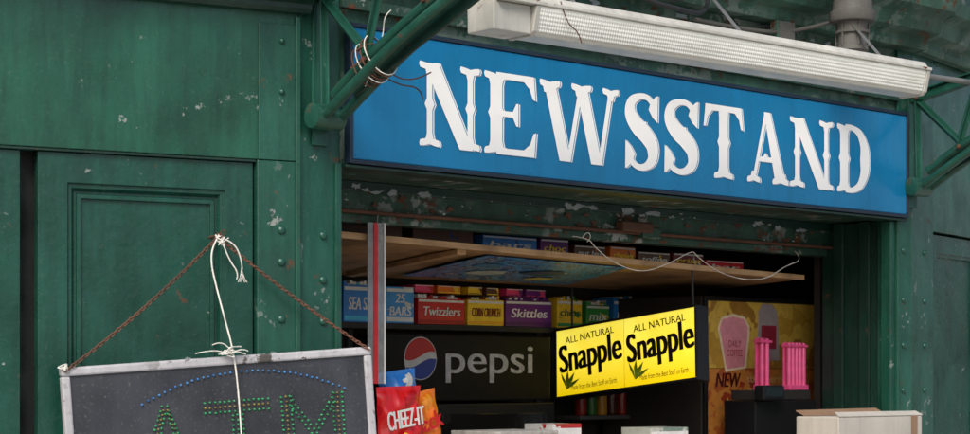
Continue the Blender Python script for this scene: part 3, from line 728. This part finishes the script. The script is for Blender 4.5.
text('cup_text',FB,'DAILY\nCOFFEE',3.10,1.76,-.8015,.1,plain('maroon_ink',lin(150,30,50)),RF,width=.12,height=.08)
prism('bottle_print',FB,[(3.29,1.95),(3.32,1.99),(3.40,1.99),(3.44,1.95),(3.46,1.70),(3.28,1.70)],-.8045,-.803,plain('bottle_grey',lin(160,150,150)),RF)
prism('bottle_label',FB,[(3.31,1.88),(3.43,1.88),(3.43,1.76),(3.31,1.76)],-.8025,-.802,plain('bottle_lab',lin(150,40,60)),RF)
text('new_text',FB,'NEW',3.05,1.60,-.804,.1,plain('inkred',lin(70,10,10)),RF,width=.19,height=.07,shear=.2,bold=.006)
text('ad_text',FB,'strawberry\nmilk shake',3.35,1.58,-.804,.1,plain('cream2',lin(230,200,140)),RF,width=.3,height=.09)

DS=group('counter_display',FB,(3.3,1.2,-.6))
box('base',FB,2.92,3.395,1.041,1.50,-.72,-.52,M_black,DS,.006)
box('top_tray',FB,2.95,3.38,1.502,1.55,-.70,-.54,M_dark,DS,.004)
box('card_reader',FB,2.90,3.06,1.50,1.575,-.515,-.45,M_black,DS,.01)
box('reader_screen',FB,2.915,3.045,1.52,1.565,-.4495,-.448,plain('screen_glass',(.02,.03,.035),.1),DS,0)
M_pk=plain('pink_plastic',lin(235,90,145),.25)
def pinkbin(x0,x1,y0,y1,z):
    g=group('pink_lighter_rack',FB,((x0+x1)/2,y0,z))
    box('back',FB,x0,x1,y0,y1,z-.05,z-.04,M_pk,g,.003)
    n=max(2,int((x1-x0)/.028))
    for i in range(n):
        xa=x0+(x1-x0)*(i+.5)/n
        lathe('tube',FB,(xa,y0+.004,z-.02),'y',[(0,.009),(.004,.0125),((y1-y0)*.93,.0125),((y1-y0)*.97,.008)],M_pk,g,12)
    box('rim_bottom',FB,x0-.004,x1+.004,y0-.006,y0+.02,z-.055,z,M_pk,g,.003)
    box('rim_top',FB,x0-.004,x1+.004,y1-.025,y1-.012,z-.055,z-.003,M_pk,g,.003)
pinkbin(3.07,3.15,1.556,1.81,-.60)
pinkbin(3.24,3.385,1.556,1.79,-.56)

# strap & snack bags hanging under the lintel
HS=group('hanging_display_strip',FB,(.49,1.9,-.45))
M_clear=plain('clear_plastic_strip',(.72,.74,.75),.12,trans=.75)
M_redp=plain('red_plastic',lin(205,30,38),.35)
box('clear_strip',FB,.445,.535,1.585,2.225,-.452,-.450,M_clear,HS,0)
box('white_edge',FB,.526,.535,1.585,2.225,-.4495,-.447,plain('white_plastic',WHT),HS,0)
box('red_edge',FB,.474,.494,1.585,2.225,-.4495,-.446,M_redp,HS,.001)
tube('hook',FB,[(.49,2.20,-.45),(.49,2.235,-.448),(.49,2.262,-.44)],.003,M_steel,HS)
def snackbag(x0,x1,y0,y1,z,c1,c2,txt,tcol,rot=0,name='snack_bag'):
    cx,cy=(x0+x1)/2,(y0+y1)/2; w,h=(x1-x0),(y1-y0)
    g=group(name,FB,(cx,cy,z)); F2=FB@Matrix.Translation((cx,cy,z))@Matrix.Rotation(rot,4,'Z')
    nx,ny=24,30; v=[];f=[]
    for sgn in (1,-1):
        k=len(v)
        for j in range(ny+1):
            for i in range(nx+1):
                a=-1+2*i/nx; b=-1+2*j/ny
                bl=(max(0,1-abs(a)**3)**.6)*(max(0,1-(abs(b)/.9)**4)**.6 if abs(b)<.9 else 0)
                wr=.0045*math.sin(a*9+b*4)+.004*math.sin(b*13-a*5)+.003*math.sin(a*23)*abs(b)
                xx=a*w/2*(1-.05*(1-abs(b))); v.append((xx,b*h/2,sgn*(bl*.032+.001)+wr*(.4+bl)))
        for j in range(ny):
            for i in range(nx): q=k+j*(nx+1)+i; f.append((q,q+1,q+nx+2,q+nx+1))
    m=packmat(name+txt,c1,c2,None,6); b=m.node_tree.nodes['Principled BSDF']; b.inputs['Roughness'].default_value=.22
    obj('bag',v,f,m,F2,g,0,True)
    text('label',F2,txt,0,h*.12,.0425,.1,plain('sb%s'%str(tcol),tcol),g,width=w*.82,height=h*.22,rot=.12,bold=.005)
    prism('burst',F2,[(w*.3*math.cos(a/12*2*math.pi)*(1 if a%2 else .75),-h*.18+h*.13*math.sin(a/12*2*math.pi)*(1 if a%2 else .75)) for a in range(12)],.036,.0425,plain('burst'+txt,YEL if c2[0]<c1[0] else c2),g)
snackbag(.475,.705,1.24,1.575,-.43,lin(215,28,32),lin(180,15,25),'CHEEZ-IT',WHT,.03)
snackbag(.65,.87,1.22,1.55,-.50,ORG,lin(240,150,40),'Snack',RED,.20)
snackbag(.60,.80,1.32,1.64,-.56,lin(50,130,215),WHT,'Chips',WHT,.12)

NP=group('newspaper_stack',FB,(.9,1.04,-.4))
M_paper=plain('newsprint',(.38,.37,.34),.9,.3)
y=1.041
for i in range(19):
    h=random.uniform(.016,.021); a=random.uniform(-.016,.016)
    box('paper',FB,.98+a,1.34+a,y,y+h-.001,-.58+a,-.30+a,M_paper,NP,.004); y+=h
candy_box(1.42,1.60,1.041,.37,-.40,WHT,lin(180,40,40),'MINTS',RED,False)
candy_box(1.98,2.24,1.041,.345,-.35,lin(190,195,185),lin(120,140,130),'GUM',GRN,False)
CT=group('cardboard_carton',FB,(3.0,1.04,.1))
M_card=paint('worn_white_card',(.44,.41,.36),var=.14,rough=.8,bump=.3,streak=.25,dust=.3)
box('body',FB,2.60,3.24,1.041,1.435,-.02,.22,M_card,CT,.006)
M_card2=paint('brown_card',(.25,.15,.09),var=.2,rough=.85,bump=.3)
slab('flap_front',FB,[(2.60,1.440,.222),(3.24,1.440,.222),(3.23,1.457,.19),(2.61,1.457,.19)],.006,M_card,CT)
slab('flap_rear',FB,[(2.61,1.441,.02),(3.23,1.441,.02),(3.22,1.468,-.03),(2.61,1.463,-.03)],.006,M_card2,CT)
box('side_tape',FB,3.15,3.20,1.041,1.436,.2205,.222,M_card2,CT,0)

# ================================================================= ground
FG=Matrix(((1,0,0,0),(0,0,-1,0),(0,1,0,0),(0,0,0,1)))
g=bpy.data.meshes.new('ground'); r=500
g.from_pydata([(-r,-r,-.16),(r,-r,-.16),(r,r,-.16),(-r,r,-.16)],[],[(0,1,2,3)]); g.materials.append(paint('asphalt',(.055,.055,.057),rough=.9,bump=.5,streak=0))
COL.objects.link(bpy.data.objects.new('ground',g))
box('pavement',FG,-40,40,-.3,-.002,-22,4,paint('concrete_paving',(.40,.385,.355),rough=.9,bump=.4,streak=0),None,.0)
box('kerb',FG,-40,40,-.3,.0,4.001,4.16,paint('kerb_stone',(.30,.30,.29),rough=.9,bump=.4,streak=0),None,.02)
# ================================================================= light, sky, camera
w=bpy.data.worlds.new('World'); sc.world=w; w.use_nodes=True
nt=w.node_tree; bg=nt.nodes['Background']; sky=nt.nodes.new('ShaderNodeTexSky'); sky.sky_type='NISHITA'; sky.sun_disc=False
el=math.radians(42); az_dir=Vector((-.15,-.75,0)).normalized()
sd=Vector((az_dir.x*math.cos(el),az_dir.y*math.cos(el),math.sin(el)))
sky.sun_elevation=el; sky.sun_rotation=math.atan2(sd.x,sd.y)
sky.dust_density=3.5
nt.links.new(sky.outputs[0],bg.inputs[0]); bg.inputs[1].default_value=.15
sl=bpy.data.lights.new('sun','SUN'); sl.energy=3.0; sl.angle=math.radians(28); sl.color=(1,.98,.94)
so=bpy.data.objects.new('sun',sl); so.rotation_euler=sd.to_track_quat('Z','Y').to_euler(); so.location=(0,0,10); COL.objects.link(so)
cam=bpy.data.cameras.new('camera'); cam.lens=70; cam.sensor_width=36; cam.shift_y=163/970; cam.clip_end=1500; cam.clip_start=.05
cam.dof.use_dof=True; cam.dof.focus_distance=7.7; cam.dof.aperture_fstop=5.6
co=bpy.data.objects.new('camera',cam); co.location=(0,0,1.6); co.rotation_euler=(math.radians(90),0,0); COL.objects.link(co)
sc.camera=co
sc.view_settings.view_transform='Standard'; sc.view_settings.look='None'; sc.view_settings.exposure=0
